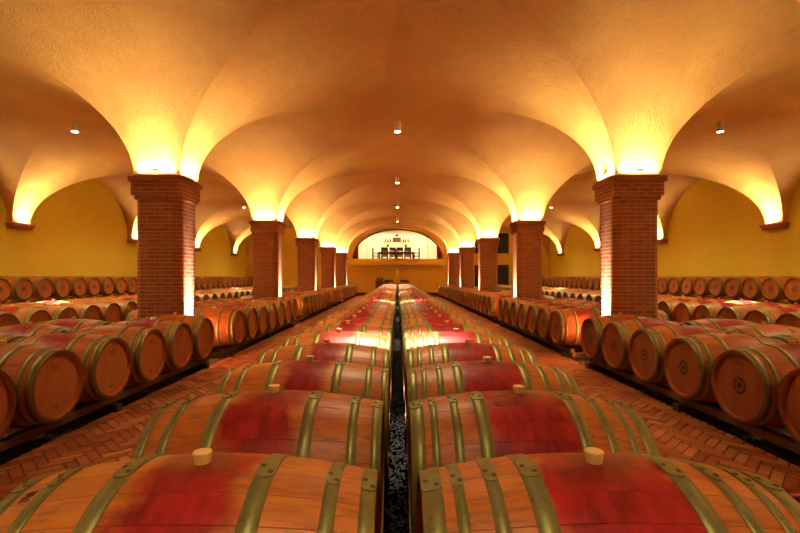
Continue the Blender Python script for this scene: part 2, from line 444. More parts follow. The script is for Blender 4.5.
# ------------------------------------------------------------------ brick paving in herringbone
GX0, GX1 = 1.02, 2.99
def clip(poly, axis, val, keep_less):
    out = []
    for i in range(len(poly)):
        a, b = poly[i], poly[(i+1) % len(poly)]
        ia = (a[axis] <= val) == keep_less; ib = (b[axis] <= val) == keep_less
        if ia: out.append(a)
        if ia != ib:
            t = (val-a[axis])/(b[axis]-a[axis]); out.append(tuple(a[k]+t*(b[k]-a[k]) for k in range(2)))
    return out
def paving(sgn, nm):
    mb = MB(); tones = []; rng = random.Random(3 if sgn < 0 else 4)
    w = .078; c = sqrt(.5)
    y0, y1 = -1.5, YE-.05
    xs0, xs1 = (GX0, GX1) if sgn > 0 else (-GX1, -GX0)
    seen = []
    rngi = range(-int(60/w), int(60/w))
    # rotated lattice coordinates u=(x+y)c , v=(y-x)c
    for iu in range(int((xs0+y0)*c/w)-2, int((xs1+y1)*c/w)+3):
        v0 = int(((y0-xs1)*c)/w)-2; v1 = int(((y1-xs0)*c)/w)+3
        u = iu*w
        # x=(u-v)c in range  ->  v between
        lo = max(v0, int((u - xs1/c)/w)-2); hi = min(v1, int((u - xs0/c)/w)+3)
        for iv in range(lo, hi):
            k = (iu-iv) % 6
            if k == 0: q = (iu, iv, 3, 1)
            elif k == 5: q = (iu, iv, 1, 3)
            else: continue
            g = .0035
            ua, va, ub, vb = q[0]*w+g, q[1]*w+g, (q[0]+q[2])*w-g, (q[1]+q[3])*w-g
            P = [((U-V)*c, (U+V)*c) for U, V in ((ua,va),(ub,va),(ub,vb),(ua,vb))]
            for ax, val, less in ((0, xs0, False), (0, xs1, True), (1, y0, False), (1, y1, True)):
                P = clip(P, ax, val, less)
                if len(P) < 3: break
            if len(P) < 3: continue
            ar = abs(sum(P[i][0]*P[(i+1)%len(P)][1]-P[(i+1)%len(P)][0]*P[i][1] for i in range(len(P))))/2
            if ar < .0008: continue
            cx = sum(p[0] for p in P)/len(P); cy = sum(p[1] for p in P)/len(P)
            if cy < .5: continue
            n = len(P); h = rng.uniform(-.0025, .0025)
            ins = [(cx+(p[0]-cx)*.93, cy+(p[1]-cy)*.93) for p in P]
            f = [tuple(range(n, 2*n))] + [(i, (i+1)%n, n+(i+1)%n, n+i) for i in range(n)]
            mb.add([(p[0], p[1], -.012) for p in P]+[(p[0], p[1], h) for p in ins], f, 0)
            t = rng.random(); tones += [t]*len(f)
    me = mb.mesh(nm, [M['floor_brick']])
    at = me.attributes.new('tone', 'FLOAT', 'FACE'); at.data.foreach_set('value', tones)
    o = link(nm, me)
    struct(o, 'herringbone brick walkway between the centre barrels and the %s row' % ('left' if sgn < 0 else 'right'), 'floor')
    mb = MB(); mb.box((xs0, -1.5, -.06), (xs1, YE, -.006))
    mb.build('mortar_bed', M['mortar'], o)
paving(-1, 'floor_left'); paving(1, 'floor_right')

# gravel: beds beside the walkways and down the centre gap
def pebbles(nm, areas, mat, label):
    rng = random.Random(11); mb = MB()
    t = (1+sqrt(5))/2
    oct_v = [(1,0,0),(-1,0,0),(0,1,0),(0,-1,0),(0,0,1),(0,0,-1)]
    oct_f = [(0,2,4),(2,1,4),(1,3,4),(3,0,4),(2,0,5),(1,2,5),(3,1,5),(0,3,5)]
    for (x0, x1, y0, y1, z, s, cnt) in areas:
        mb.add([(x0,y0,z-.004),(x1,y0,z-.004),(x1,y1,z-.004),(x0,y1,z-.004)], [(0,1,2,3)])
        for _ in range(cnt):
            x, y = rng.uniform(x0, x1), rng.uniform(y0, y1); r = s*rng.uniform(.6, 1.3)
            a = rng.uniform(0, pi); ca, sa = cos(a), sin(a); ex, ey, ez = rng.uniform(.8,1.3), rng.uniform(.7,1.1), rng.uniform(.5,.8)
            vs = []
            for (px, py, pz) in oct_v:
                px, py, pz = px*ex*r, py*ey*r, pz*ez*r
                vs.append((x+ca*px-sa*py, y+sa*px+ca*py, z+pz+r*.2))
            mb.add(vs, oct_f)
    return tag(mb.build(nm, M[mat]), label, 'gravel', kind='stuff')
pebbles('gravel', [(-3.44,-2.992,1.0,9.0,-.05,.016,6500), (2.992,3.44,1.0,9.0,-.05,.016,6500),
                   (-3.44,-2.992,9.0,YE-.05,-.05,.022,3500), (2.992,3.44,9.0,YE-.05,-.05,.022,3500)],
        'gravel', 'dark gravel under the barrel racks beside both brick walkways')
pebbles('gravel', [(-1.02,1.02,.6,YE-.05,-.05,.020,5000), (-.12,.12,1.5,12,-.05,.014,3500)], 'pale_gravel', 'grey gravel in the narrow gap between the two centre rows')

# ------------------------------------------------------------------ pillars
def build_pillar():
    t = empty('brick_pillar', (0,0,0))
    def chamf(e, c):
        a, h = HX+e, HP+e
        return [(-a+c,-h),(a-c,-h),(a,-h+c),(a,h-c),(a-c,h),(-a+c,h),(-a,h-c),(-a,-h+c)]
    mb = MB(); mb.prism(chamf(0, .10), -.06, 2.70); mb.build('shaft', M['pillar_brick'], t)
    mb = MB(); mb.prism(chamf(.022, .07), 2.66, 2.71); mb.prism([(-HX-.028,-.36),(HX+.028,-.36),(HX+.028,.36),(-HX-.028,.36)], 2.71, 2.925)
    mb.build('capital', M['pillar_brick'], t)
    mb = MB(); mb.bbox((-HX-.062,-.40,2.925), (HX+.062,.40,SPR), .012); s = mb.build('capital_slab', M['terracotta'], t)
    return t
pil = build_pillar()
first = True
for k in range(1, 7):
    for s, side in ((-1, 'left'), (1, 'right')):
        o = pil if first else copy_tree(pil); first = False
        o.location = (s*(XI+XO)/2, PY[k], 0)
        if k == 1: lab = 'brick pillar on the %s just beside the viewpoint' % side
        else: lab = 'square brick pillar with flared capital, %s in the %s line counted from the camera' % (ordw(k-1), side)
        tag(o, lab, 'pillar', 'brick pillars along the nave')
# wall corbels
def build_corbel():
    t = empty('wall_corbel', (0,0,0))
    mb = MB(); mb.bbox((-.28,-.385,2.90), (0,.385,2.975), .01); mb.bbox((-.23,-.35,2.82), (0,.35,2.90), .01); mb.build('bracket', M['terracotta'], t)
    mb = MB(); mb.box((-.17,-HP,2.975), (0,HP,SPR)); mb.build('pier_foot', M['vault_plaster'], t)
    return t
cor = build_corbel(); first = True
for k in range(1, 7):
    for s, side in ((-1, 'left'), (1, 'right')):
        o = cor if first else copy_tree(cor); first = False
        o.location = (s*XW, PY[k], 0); o.rotation_euler.z = 0 if s > 0 else pi
        tag(o, 'terracotta corbel on the %s wall level with the %s' % (side, 'viewpoint' if k == 1 else ordw(k-1)+' brick pillar'), 'corbel', 'wall corbels under the vaults')

# ------------------------------------------------------------------ lights
WARM = (1, .735, .34)
def spot(name, loc, d, power, size, blend, color, rad=.03, parent=None):
    L = bpy.data.lights.new(name, 'SPOT'); L.energy = power; L.spot_size = math.radians(size); L.spot_blend = blend; L.color = color; L.shadow_soft_size = rad
    o = bpy.data.objects.new(name, L); col.objects.link(o); o.location = loc
    from mathutils import Vector
    o.rotation_euler = Vector(d).to_track_quat('-Z', 'Y').to_euler()
    return o

def strip(name, loc, d, power, sx, sy, color, alongy, spr=112):
    from mathutils import Vector, Matrix
    L = bpy.data.lights.new(name, 'AREA'); L.shape = 'RECTANGLE'; L.size = sx; L.size_y = sy; L.spread = math.radians(spr); L.energy = power; L.color = color
    o = bpy.data.objects.new(name, L); col.objects.link(o)
    z = -Vector(d).normalized(); x = Vector((0,1,0) if alongy else (1,0,0)); y = z.cross(x).normalized(); x = y.cross(z)
    o.matrix_world = Matrix.Translation(loc) @ Matrix((x, y, z)).transposed().to_4x4()
    return o
P_CAP, P_COR, P_BASE, P_DOWN, P_FLOOD = 9.2, 11.0, 1500.0, 650.0, 60.0
def build_uplight():
    t = empty('capital_uplight', (0,0,0))
    mb = MB(); mb.bbox((-.30,-.028,0), (.30,.028,.02), .003); mb.build('housing', M['fixture_metal'], t)
    mb = MB(); mb.box((-.28,-.016,.02), (.28,.016,.022)); mb.build('lens', M['uplight_lens'], t)
    mb = MB(); mb.bbox((-.082,-.026,.06), (.082,.0,.105), .004); mb.bbox((-.012,-.02,.022), (.012,-.005,.06), .002); mb.build('transformer_box', M['fixture_metal'], t)
    return t
ul = build_uplight(); first = True
OFF = HP + .042
for k in range(1, 7):
    for s, side in ((-1, 'left'), (1, 'right')):
        px = s*(XI+XO)/2
        which = 'beside the viewpoint' if k == 1 else ordw(k-1)+' '+side+' brick pillar'
        for (dx, dy, rz, face) in ((0,-1,0,'near'), (0,1,0,'far'), (-s,0,pi/2,'nave'), (s,0,pi/2,'wall')):
            o = ul if first else copy_tree(ul); first = False
            ox = OFF+HX-HP; o.location = (px+dx*ox, PY[k]+dy*OFF, SPR); o.rotation_euler.z = rz
            tag(o, 'small uplight on the %s side of the capital, %s%s' % (face, '' if k > 1 else side+' pillar ', which), 'uplight', 'uplights on the pillar capitals')
            strip('uplight_beam', (px+dx*ox, PY[k]+dy*OFF, SPR+.026), (dx*.06, dy*.06, 1), P_CAP*((.06 if s < 0 else .25) if k == 1 else 1), .56, .03, WARM, dx != 0)
def build_floodlight():
    t = empty('corbel_uplight', (0,0,0))
    mb = MB(); mb.bbox((-.028,-.25,0), (.028,.25,.03), .004); mb.build('housing', M['fixture_metal'], t)
    mb = MB(); mb.box((-.018,-.23,.03), (.018,.23,.032)); mb.build('lens', M['uplight_lens'], t)
    return t
fl = build_floodlight(); first = True
for k in range(1, 7):
    for s, side in ((-1, 'left'), (1, 'right')):
        o = fl if first else copy_tree(fl); first = False
        o.location = (s*(XC-.06), PY[k], 2.975)
        tag(o, 'small uplight on the corbel of the %s wall level with the %s' % (side, 'viewpoint' if k == 1 else ordw(k-1)+' pillar'), 'uplight', 'uplights on the wall corbels')
        strip('corbel_beam', (s*(XC-.06), PY[k], 3.012), (-s*.22, 0, 1), P_COR, .45, .03, WARM, True)
def build_baselight():
    t = empty('pillar_base_light', (0,0,0))
    mb = MB(); mb.lathe([(.062,0),(.062,.10),(.05,.12)], 16, cap0=True, cap1=False); mb.build('housing', M['black_metal'], t)
    mb = MB(); mb.lathe([(.049,.0),(.049,.112)], 16, cap1=True); mb.build('lens', M['uplight_lens'], t)
    return t
bl = build_baselight(); first = True
for k in range(1, 7):
    for s, side in ((-1, 'left'), (1, 'right')):
        o = bl if first else copy_tree(bl); first = False
        x = s*(XI-.078)
        o.location = (x, PY[k], -.03)
        tag(o, 'small floor light at the foot of the %s brick pillar %s' % (side, 'beside the viewpoint' if k == 1 else 'number '+ordw(k-1)+' from the camera'), 'uplight', 'floor lights at the pillar feet')
        spot('base_beam', (x, PY[k], .12), (s*.36, 0, 1), P_BASE, 38, .35, (1,.86,.62), .015)
def build_ceiling_lamp():
    t = empty('ceiling_lamp', (0,0,0))
    mb = MB(); mb.lathe([(.068,.0),(.072,.01),(.072,.235),(.05,.24)], 20, cap1=True); mb.build('lamp_shade', M['lamp_body'], t, sharp=40)
    mb = MB(); mb.lathe([(.064,.012),(.064,.03)], 20, cap0=True, cap1=True); mb.build('lens', M['lamp_lens'], t)
    return t
cl = build_ceiling_lamp(); first = True
LY0 = 10.6
for k in range(-2, 4):
    y = LY0 + BAY*k
    if y < 3: pass
    for x, nm in ((0, 'over the centre rows'), (-7.6, 'over the left aisle'), (7.6, 'over the right aisle')):
        if y < 0: which = 'behind the viewpoint'
        elif y < 8: which = 'nearest the camera'
        else: which = 'between %s and %s pillars' % (ordw(k+1), ordw(k+2))
        if x is not None:
            o = cl if first else copy_tree(cl); first = False
            o.location = (x, y, SPR+RISE-.245)
            tag(o, 'small white cylinder ceiling lamp %s, %s' % (nm, which), 'lamp', 'cylinder ceiling lamps')
            spot('downlight_beam', (x, y, SPR+RISE-.26), (.14*(x > 1)-.14*(x < -1), -.18 if x == 0 else 0, -1), P_DOWN*(1 if x == 0 else 3.2), 20 if x == 0 else 14, .5, (1,.90,.72), .05)
            spot('downlight_flood', (x, y, SPR+RISE-.26), (0, 0, -1), P_FLOOD*(1.75 if x == 0 else 1.7), 96 if x == 0 else 145, 1, (1,.80,.42), .06)

# ------------------------------------------------------------------ barrels
R0, RH, HL = .35, .295, .475
def rad(x): return RH + (R0-RH)*(1-(x/HL)**2)
SEG = 60
BCZ = .35
def mesh_staves():
    mb = MB(); pr = []
    n = 20
    for i in range(n+1):
        x = -HL + .006 + (2*HL-.012)*i/n; pr.append((rad(x), x))
    pr = [(RH-.030, -HL+.045), (RH-.026, -HL+.002), (RH-.022, -HL), (RH-.004, -HL)] + pr + [(RH-.004, HL), (RH-.022, HL), (RH-.026, HL-.002), (RH-.030, HL-.045)]
    mb.lathe(pr, SEG, 'X', (0,0,BCZ)); me = mb.mesh('staves', [M['oak_staves']]); me.set_sharp_from_angle(angle=math.radians(35)); return me
def mesh_head(s, mat):
    mb = MB(); x = s*(HL-.032); mb.lathe([(.001, x), (.10, x), (RH-.031, x)], 40, 'X', (0,0,BCZ), smooth=False)
    mb.lathe([(RH-.031, x), (RH-.031, x-s*.02), (.001, x-s*.02)], 40, 'X', (0,0,BCZ), smooth=False)
    return mb.mesh('head', [M[mat]])
def mesh_hoop(xc, w, lap=True):
    mb = MB(); n = SEG; e = .0035
    pr = [(rad(xc-w/2)+.0005, xc-w/2), (rad(xc-w/2)+e, xc-w/2+.0012), (rad(xc)+e, xc), (rad(xc+w/2)+e, xc+w/2-.0012), (rad(xc+w/2)+.0005, xc+w/2)]
    mb.lathe(pr, n, 'X', (0,0,BCZ))
    # overlapping end of the band, rounded, facing the viewer at the top
    t0, t1 = -.06, .20; m = 14; vs = []
    e2 = e+.0028
    for i in range(m+1):
        f = i/m; a = t0+(t1-t0)*f
        half = w/2 if f < .78 else w/2*(1-.42*((f-.78)/.22)**2.5)
        for q in (-1, 0, 1):
            x = xc+q*half; r = rad(x)+e2
            vs.append((x, -r*sin(a), BCZ+r*cos(a)))
    base = len(vs)
    for i in range(m+1):
        f = i/m; a = t0+(t1-t0)*f
        half = w/2 if f < .78 else w/2*(1-.42*((f-.78)/.22)**2.5)
        for q in (-1, 1):
            x = xc+q*half; r = rad(x)+e*.5
            vs.append((x, -r*sin(a), BCZ+r*cos(a)))
    fs = []
    for i in range(m):
        fs += [(i*3, i*3+1, i*3+4, i*3+3), (i*3+1, i*3+2, i*3+5, i*3+4)]
        fs += [(base+i*2, i*3, i*3+3, base+i*2+2), (i*3+2, base+i*2+1, base+i*2+3, i*3+5)]
    fs.append((m*3, m*3+1, m*3+2, base+m*2+1, base+m*2))
    mb.add(vs, fs, 0, False)
    return mb.mesh('hoop', [M['hoop_steel']])
def mesh_rivet(xc, w, a, dx):
    mb = MB(); x = xc+dx; r = rad(x)+.006
    c = (x, -r*sin(a), BCZ+r*cos(a)); n = (0, -sin(a), cos(a)); tt = (0, -cos(a), -sin(a))
    vs = []; k = 10; R = .0072
    for (rr, h) in ((R, 0), (R*.9, .002), (R*.5, .0036)):
        for i in range(k):
            ca, sa = cos(2*pi*i/k)*rr, sin(2*pi*i/k)*rr
            vs.append((c[0]+ca, c[1]+tt[1]*sa+n[1]*h, c[2]+tt[2]*sa+n[2]*h))
    fs = [(j*k+i, j*k+(i+1)%k, (j+1)*k+(i+1)%k, (j+1)*k+i) for j in range(2) for i in range(k)] + [[2*k+i for i in range(k)]]
    mb.add(vs, fs, 0, True)
    return mb.mesh('rivet', [M['rivet_steel']])
def mesh_bung():
    mb = MB(); mb.lathe([(.021,-.012),(.022,.004),(.0255,.022),(.0255,.028),(.0235,.030)], 20, 'Z', (0,0,2*R0), cap1=True)
    me = mb.mesh('bung', [M['bung_silicone']]); me.set_sharp_from_angle(angle=math.radians(40)); return me
HOOPS = {'L': ((.455,.040),(.362,.036),(.185,.050)),
         'R': ((.4475,.055),(.380,.030),(.2925,.036),(.190,.050)),
         'S': ((.4475,.055),(.372,.040),(.195,.045))}
ME = {'staves': mesh_staves(), 'bung': mesh_bung()}
for k, hs in HOOPS.items():
    for i, (x, w) in enumerate(hs):
        for s in (-1, 1): ME[('hoop', k, i, s)] = mesh_hoop(s*x, w)
for s in (-1, 1):
    ME[('head', 'ring', s)] = mesh_head(s, 'oak_head_ring'); ME[('head', 'text', s)] = mesh_head(s, 'oak_head_text'); ME[('head', 'pale', s)] = mesh_head(s, 'oak_head_pale')

def proto_full(kind, rivets=False, ring='text'):
    t = bpy.data.objects.new('wine_barrel', None); t.empty_display_size = .1
    parts = [('staves', ME['staves'])] + [('head', ME[('head', ring, s)]) for s in (-1, 1)]
    hs = HOOPS[kind]
    for i in range(len(hs)):
        for s in (-1, 1): parts.append(('hoop', ME[('hoop', kind, i, s)], s*hs[i][0], hs[i][1]))
    parts.append(('bung', ME['bung']))
    out = []
    for p in parts:
        riv = []
        if p[0] == 'hoop' and rivets:
            for (a, d) in ((.055, -.25), (.135, .25)):
                key = ('rivet', p[2], p[3], a)
                if key not in ME: ME[key] = mesh_rivet(p[2], p[3], a, d*p[3])
                riv.append(ME[key])
        out.append((p[0], p[1], riv))
    return t, out
def join_meshes(meshes, name):
    mb = MB(); mats = []
    for me in meshes:
        for m in me.materials:
            if m not in mats: mats.append(m)
        o = len(mb.v); mb.v += [tuple(v.co) for v in me.vertices]
        for p in me.polygons:
            mb.f.append([i+o for i in p.vertices]); mb.m.append(mats.index(me.materials[p.material_index])); mb.sm.append(p.use_smooth)
    me = mb.mesh(name, mats); me.set_sharp_from_angle(angle=math.radians(35)); return me
FAR = {}
def far_mesh(kind, ring):
    if (kind, ring) not in FAR:
        ms = [ME['staves'], ME[('head', ring, -1)], ME[('head', ring, 1)], ME['bung']] + [ME[('hoop', kind, i, s)] for i in range(len(HOOPS[kind])) for s in (-1, 1)]
        FAR[(kind, ring)] = join_meshes(ms, 'wine_barrel')
    return FAR[(kind, ring)]
BUILT = {}
def place_barrel(kind, ring, loc, lod, stain, width, tone, label, group, rot=(0,0,0), rivets=False):
    colr = (stain, width, tone, 1)
    if lod == 'full':
        key = (kind, ring, rivets)
        if key not in BUILT:
            t, parts = proto_full(kind, rivets, ring); col.objects.link(t)
            for nm, me, riv in parts:
                c = link(nm, me, t)
                for r in riv: link('rivet', r, c)
            BUILT[key] = t; o = t
        else: o = copy_tree(BUILT[key])
        for c in o.children:
            if c.name.startswith('staves'): c.color = colr
            if c.name.startswith('bung'): c['label'] = 'pale bung'
    else:
        o = link('wine_barrel', far_mesh(kind, ring)); o.color = colr
    o.location = loc; o.rotation_euler = rot
    return tag(o, label, 'barrel', group)

PITCH = .727
rng = random.Random(21)
CROWX = .058 + HL
def where(y, side):
    """place of a row position told by the pillars on its side"""
    ks = [k for k in range(2, 7) if PY[k] <= y]
    return len(ks)            # number of pillars passed
ROWS = []                      # dicts: key, kind, ring, x, y, zb, full, side
for s, side in ((-1, 'left'), (1, 'right')):
    for i in range(42):
        ROWS.append(dict(row='C', s=s, i=i, kind='L' if s < 0 else 'R', ring='text', x=s*CROWX, y=1.225+PITCH*i, z=.915-2*R0))
    for i in range(-1, 39):
        y = 3.816+PITCH*i
        if any(abs(y-PY[k]) < .62 for k in range(7)): continue
        ROWS.append(dict(row='A', s=s, i=i, kind='S', ring='text' if s < 0 else 'ring', x=s*(2.855+HL), y=y, z=.5-R0))
    for i in range(1, 39):
        y = 3.816+PITCH*i+.10
        if any(abs(y-PY[k]) < .70 for k in range(7)): continue
        ROWS.append(dict(row='B', s=s, i=i, kind='S', ring='text' if s < 0 else 'ring', x=s*(3.90+HL), y=y, z=.5-R0))
    for i in range(34):
        ROWS.append(dict(row='D', s=s, i=i, kind='S', ring='text' if s < 0 else 'pale', x=s*(6.65+HL), y=7.65+PITCH*i, z=.5-R0))
        ROWS.append(dict(row='E', s=s, i=i, kind='S', ring='text' if s < 0 else 'pale', x=s*(7.68+HL), y=7.75+PITCH*i, z=.5-R0))
    for i in range(31):
        y = 10.99+PITCH*i
        ROWS.append(dict(row='T', s=s, i=i, kind='S', ring='pale', x=s*(10.3+HL), y=y, z=1.08-R0))
        ROWS.append(dict(row='U', s=s, i=i, kind='S', ring='pale', x=s*(10.3+HL), y=y-PITCH/2, z=.48-R0))
KEEP = None
KEEP_DATA = {'C+': [(0, 25)], 'C-': [(0, 24), (27, 27)], 'A-': [(-1, 4), (6, 12), (14, 20), (22, 28), (30, 36), (38, 38)], 'A+': [(-1, 4), (6, 12), (14, 20), (22, 28), (30, 36), (38, 38)], 'B+': [(1, 4), (6, 12), (14, 14), (17, 20), (22, 22)], 'B-': [(1, 4), (6, 12), (14, 14), (17, 20), (22, 22)], 'D-': [(0, 7), (10, 19), (26, 31)], 'D+': [(0, 7), (10, 19), (26, 31)], 'T+': [(1, 10), (17, 30)], 'T-': [(1, 10), (17, 30)], 'E-': [(2, 9), (15, 21)], 'E+': [(2, 9), (15, 20)], 'U+': [(2, 10), (18, 18)], 'U-': [(2, 10)]}
KEEP = set((k[0], -1 if k[1] == '-' else 1, i) for k, v in KEEP_DATA.items() for a, b in v for i in range(a, b+1))
COLOURS = {'C': 0, }
groupname = {'C': 'barrels in the %s centre row', 'A': 'barrels in the %s row beside the walkway', 'B': 'barrels in the second row on the %s',
             'D': 'barrels in the third row on the %s', 'E': 'barrels in the fourth row on the %s', 'T': 'barrels on the upper tier along the %s wall', 'U': 'barrels on the lower tier along the %s wall'}
rowname = {'C': '%s centre row', 'A': '%s walkway row', 'B': '%s second row', 'D': '%s third row', 'E': '%s fourth row', 'T': 'upper tier by %s wall', 'U': 'lower tier by %s wall'}
rest = []; cnt = {}
for r in ROWS:
    side = 'left' if r['s'] < 0 else 'right'
    kp = where(r['y'], side)
    key = (r['row'], r['s'], kp); cnt[key] = cnt.get(key, 0)+1
    r['n'] = cnt[key]; r['kp'] = kp
    rs, rw, rt = rng.random(), rng.random(), rng.random()
    if r['row'] == 'C':
        if r['s'] > 0: stain, wid = .9+.1*rs, .56+.08*rw
        else: stain, wid = (.62+.3*rs, .30+.28*rw)
        if r['s'] < 0 and r['i'] == 0: stain, wid = .80, .40
        if r['s'] < 0 and r['i'] == 1: stain, wid = .88, .46
    else:
        p = .55 if r['s'] > 0 else .35
        if r['row'] in 'B': p = .7
        if r['row'] == 'A' and r['s'] > 0: p = .85
        if rs < p: stain, wid = .6+.5*rw, .45+.2*rt
        else: stain, wid = .18*rw, .3
        if r['row'] in 'TU': stain *= .4
    r['stain'], r['wid'], r['tone'] = stain, wid, rt
    if KEEP is not None and (r['row'], r['s'], r['i']) not in KEEP: rest.append(r); continue
    near = {'C': 13, 'A': 14.5, 'B': 10, 'D': 11.5, 'E': 0, 'T': 15, 'U': 0}[r['row']]
    lod = 'full' if r['y'] < near else 'far'
    w = rowname[r['row']] % side
    if kp == 0: pos = '%s from the camera' % ordw(r['n'])
    else: pos = '%s past the %s brick pillar' % (ordw(r['n']), ordw(kp))
    look = 'wine-stained oak barrel' if stain > .5 else 'plain oak barrel'
    if r['row'] == 'C' and lod == 'full': look = 'red-stained oak barrel with pale bung'
    elif r['row'] in 'A' and lod == 'full': look += ', head showing'
    lab = '%s, %s, %s' % (look, w, pos)
    rot = (rng.uniform(-.025,.025), rng.uniform(-.004,.004), rng.uniform(-.008,.008))
    o = place_barrel(r['kind'], r['ring'], (r['x']+rng.uniform(-.006,.006), r['y'], r['z']), lod, stain, wid, rt, lab,
                 groupname[r['row']] % side, rot, rivets=(r['row'] == 'C' and r['i'] < 3))
    if r['row'] == 'C' and r['s'] < 0 and r['i'] == 0: FRONT = o
    if RANK_MODE: o['rk'] = '%s,%d,%d' % (r['row'], r['s'], r['i'])
pts = []
for q in range(60):
    f = q/59; a = .22+.12*f+.022*sin(f*19); xx = -.404+.012*cos(f*23)
    rr = rad(xx)+.0006; pts.append((xx, -rr*sin(a), BCZ+rr*cos(a)))
mb = MB(); mb.tube(pts, .0016, 6); tag(mb.build('brand_mark', M['dark_trim'], FRONT), 'dark scribbled mark on the stave end')
# the few hundred least visible barrels of the same cellar, as one mass
if rest:
    lo_prof = [(.12,-HL+.03),(RH-.03,-HL+.03),(RH-.025,-HL),(RH,-HL),(rad(.2),-.2),(R0,0),(rad(.2),.2),(RH,HL),(RH-.025,HL),(RH-.03,HL-.03),(.12,HL-.03)]
    mb = MB()
    for r in rest:
        c = (r['x'], r['y'], r['z']+R0)
        mb.lathe(lo_prof, 24, 'X', c, 0, True, cap0=True, cap1=True)
        for (x, w) in HOOPS[r['kind']]:
            for s in (-1, 1):
                q = s*x; mb.lathe([(rad(q-w/2)+.001, q-w/2), (rad(q)+.005, q), (rad(q+w/2)+.001, q+w/2)], 24, 'X', c, 1, True)
    t = NT('far_oak'); n = t.noise(t.obj(), 3, 4); t.col(t.mix(n, (.42,.14,.05), (.56,.21,.07))); t.set(Roughness=.45)
    o = mb.build('wine_barrels', [t.mat, M['hoop_steel']], sharp=35)
    tag(o, 'mass of small distant oak barrels at the far ends of all rows', 'barrels', kind='stuff')

# ------------------------------------------------------------------ racks
def rack(xc, ya, yb, top, label, group, halfs=.26, mat='rack_wood', skip=None):
    t = empty('barrel_rack', (xc, (ya+yb)/2, -.03), label, 'rack', group)
    L = (yb-ya)/2
    for s in (-1, 1):
        mb = MB(); mb.bbox((s*halfs-.045, -L, top-.075+.03), (s*halfs+.045, L, top+.03), .006); mb.build('rail', M[mat], t)
    n = max(2, int((yb-ya)/1.9)+1)
    for k in range(n):
        y = -L+.12+(2*L-.24)*k/(n-1)
        mb = MB(); mb.bbox((-.40, y-.045, 0), (.40, y+.045, top-.075+.03), .005); mb.build('bearer', M['bearer_wood'], t)
    return t
RT = .5-rad(.26)-.012-.003
bays = [(2.4, PY[2]-HP-.08)] + [(PY[k]+HP+.08, PY[k+1]-HP-.08) for k in range(2, 6)] + [(PY[6]+HP+.08, 31.85)]
for s, side in ((-1, 'left'), (1, 'right')):
    rack(s*CROWX, .75, 31.5, .915-R0-rad(.26)-.015, 'wooden rack under the %s centre row of barrels' % side, 'racks under the centre rows')
    for k, (a, b) in enumerate(bays):
        pos = 'in front of the first pillar' if k == 0 else 'beyond the fifth pillar' if k == 5 else 'between the %s and %s pillars' % (ordw(k), ordw(k+1))
        rack(s*(2.855+HL), a, b, RT, 'low wooden rack under the %s walkway barrels %s' % (side, pos), 'racks beside the walkways')
        rack(s*(3.90+HL), max(a, 4.1), b, RT, 'low wooden rack under the %s second row %s' % (side, pos), 'racks under the second rows')
    for x, ya, yb, nm in ((6.65, 7.2, 32.2, 'third'), (7.68, 7.3, 32.3, 'fourth')):
        rack(s*(x+HL), ya, yb, RT, 'long wooden rack under the %s row of barrels on the %s' % (nm, side), 'racks under the third and fourth rows')
    rack(s*(10.3+HL), 10.2, 33.2, RT-.02, 'long wooden rack under the barrel stack along the %s wall' % side, 'racks along the walls')

# ------------------------------------------------------------------ room beyond the arch
RF, RY, RC = 2.60, 38.5, 5.40
mb = MB(); mb.box((-4.2, YE+.35, RF-.1), (4.2, RY+.2, RF)); struct(mb.build('floor_upper', M['mid_wood']), 'floor of the bright room beyond the arch', 'floor')
mb = MB(); mb.box((-4.2, RY, RF), (4.2, RY+.2, RC+.2)); struct(mb.build('wall_upper_back', M['white_room']), 'bright cream back wall of the room beyond the arch', 'wall')
for s, nm in ((-1, 'left'), (1, 'right')):
    mb = MB(); mb.box((min(s*4.2, s*4.4), YE+.35, RF), (max(s*4.2, s*4.4), RY+.2, RC+.2)); struct(mb.build('wall_upper_'+nm, M['white_room']), '%s cream wall of the room beyond the arch' % nm, 'wall')
mb = MB(); mb.box((-4.4, YE+.35, RC), (4.4, RY+.2, RC+.2)); struct(mb.build('ceiling_upper', M['white_paint']), 'white ceiling of the room beyond the arch', 'ceiling')
mb = MB()
for x in (-2.62, -1.37, 1.27, 2.55): mb.box((x-.015, RY-.012, RF), (x+.015, RY, 5.0))
struct(mb.build('trim_3', M['panel_joint']), 'thin vertical joints between the cream wall panels beyond the arch', 'trim')
t = empty('cabinet', (-.06, RY-.2, RF), 'tall cream cabinet against the back wall beyond the arch, bottles on top', 'cabinet')
mb = MB(); mb.box((-1.08,-.18,0), (1.08,.19,1.70)); mb.build('body', M['cream_panel'], t)
mb = MB(); mb.box((-1.12,-.22,1.70), (1.12,.19,1.74)); mb.build('cabinet_top', M['panel_joint'], t)
for s in (-1, 1):
    mb = MB(); mb.box((s*.54-.50,-.20,.06), (s*.54+.50,-.18,1.64)); mb.build('door', M['cream_panel'], t)
CT = RF+1.74
def bottle_parts(mb, c, h=.31, r=.040):
    mb.lathe([(r*.95,0),(r,.01),(r,h*.58),(r*.75,h*.66),(r*.36,h*.74),(r*.34,h*.96),(r*.40,h*.965),(r*.40,h)], 14, 'Z', c, cap0=True, cap1=True)
def bottle(loc, label, group, h=.31, r=.04):
    t = empty('wine_bottle', loc, label, 'bottle', group)
    mb = MB(); bottle_parts(mb, (0,0,0), h, r); mb.build('glass', M['bottle_glass'], t, sharp=40)
    mb = MB(); mb.lathe([(r*.42,h*.82),(r*.42,h*1.005)], 12, cap1=True); mb.build('capsule', M['red_cloth'], t)
    return t
for i, x in enumerate((-1.02,-.82,-.62,.50,.68,.90)):
    nm = ['leftmost','second from left','third from left','just right of the dark crate','second right of the dark crate','rightmost'][i]
    bottle((x-.0, RY-.2, CT), 'dark wine bottle on the cream cabinet, %s' % nm, 'bottles on the cabinet', .36, .05)
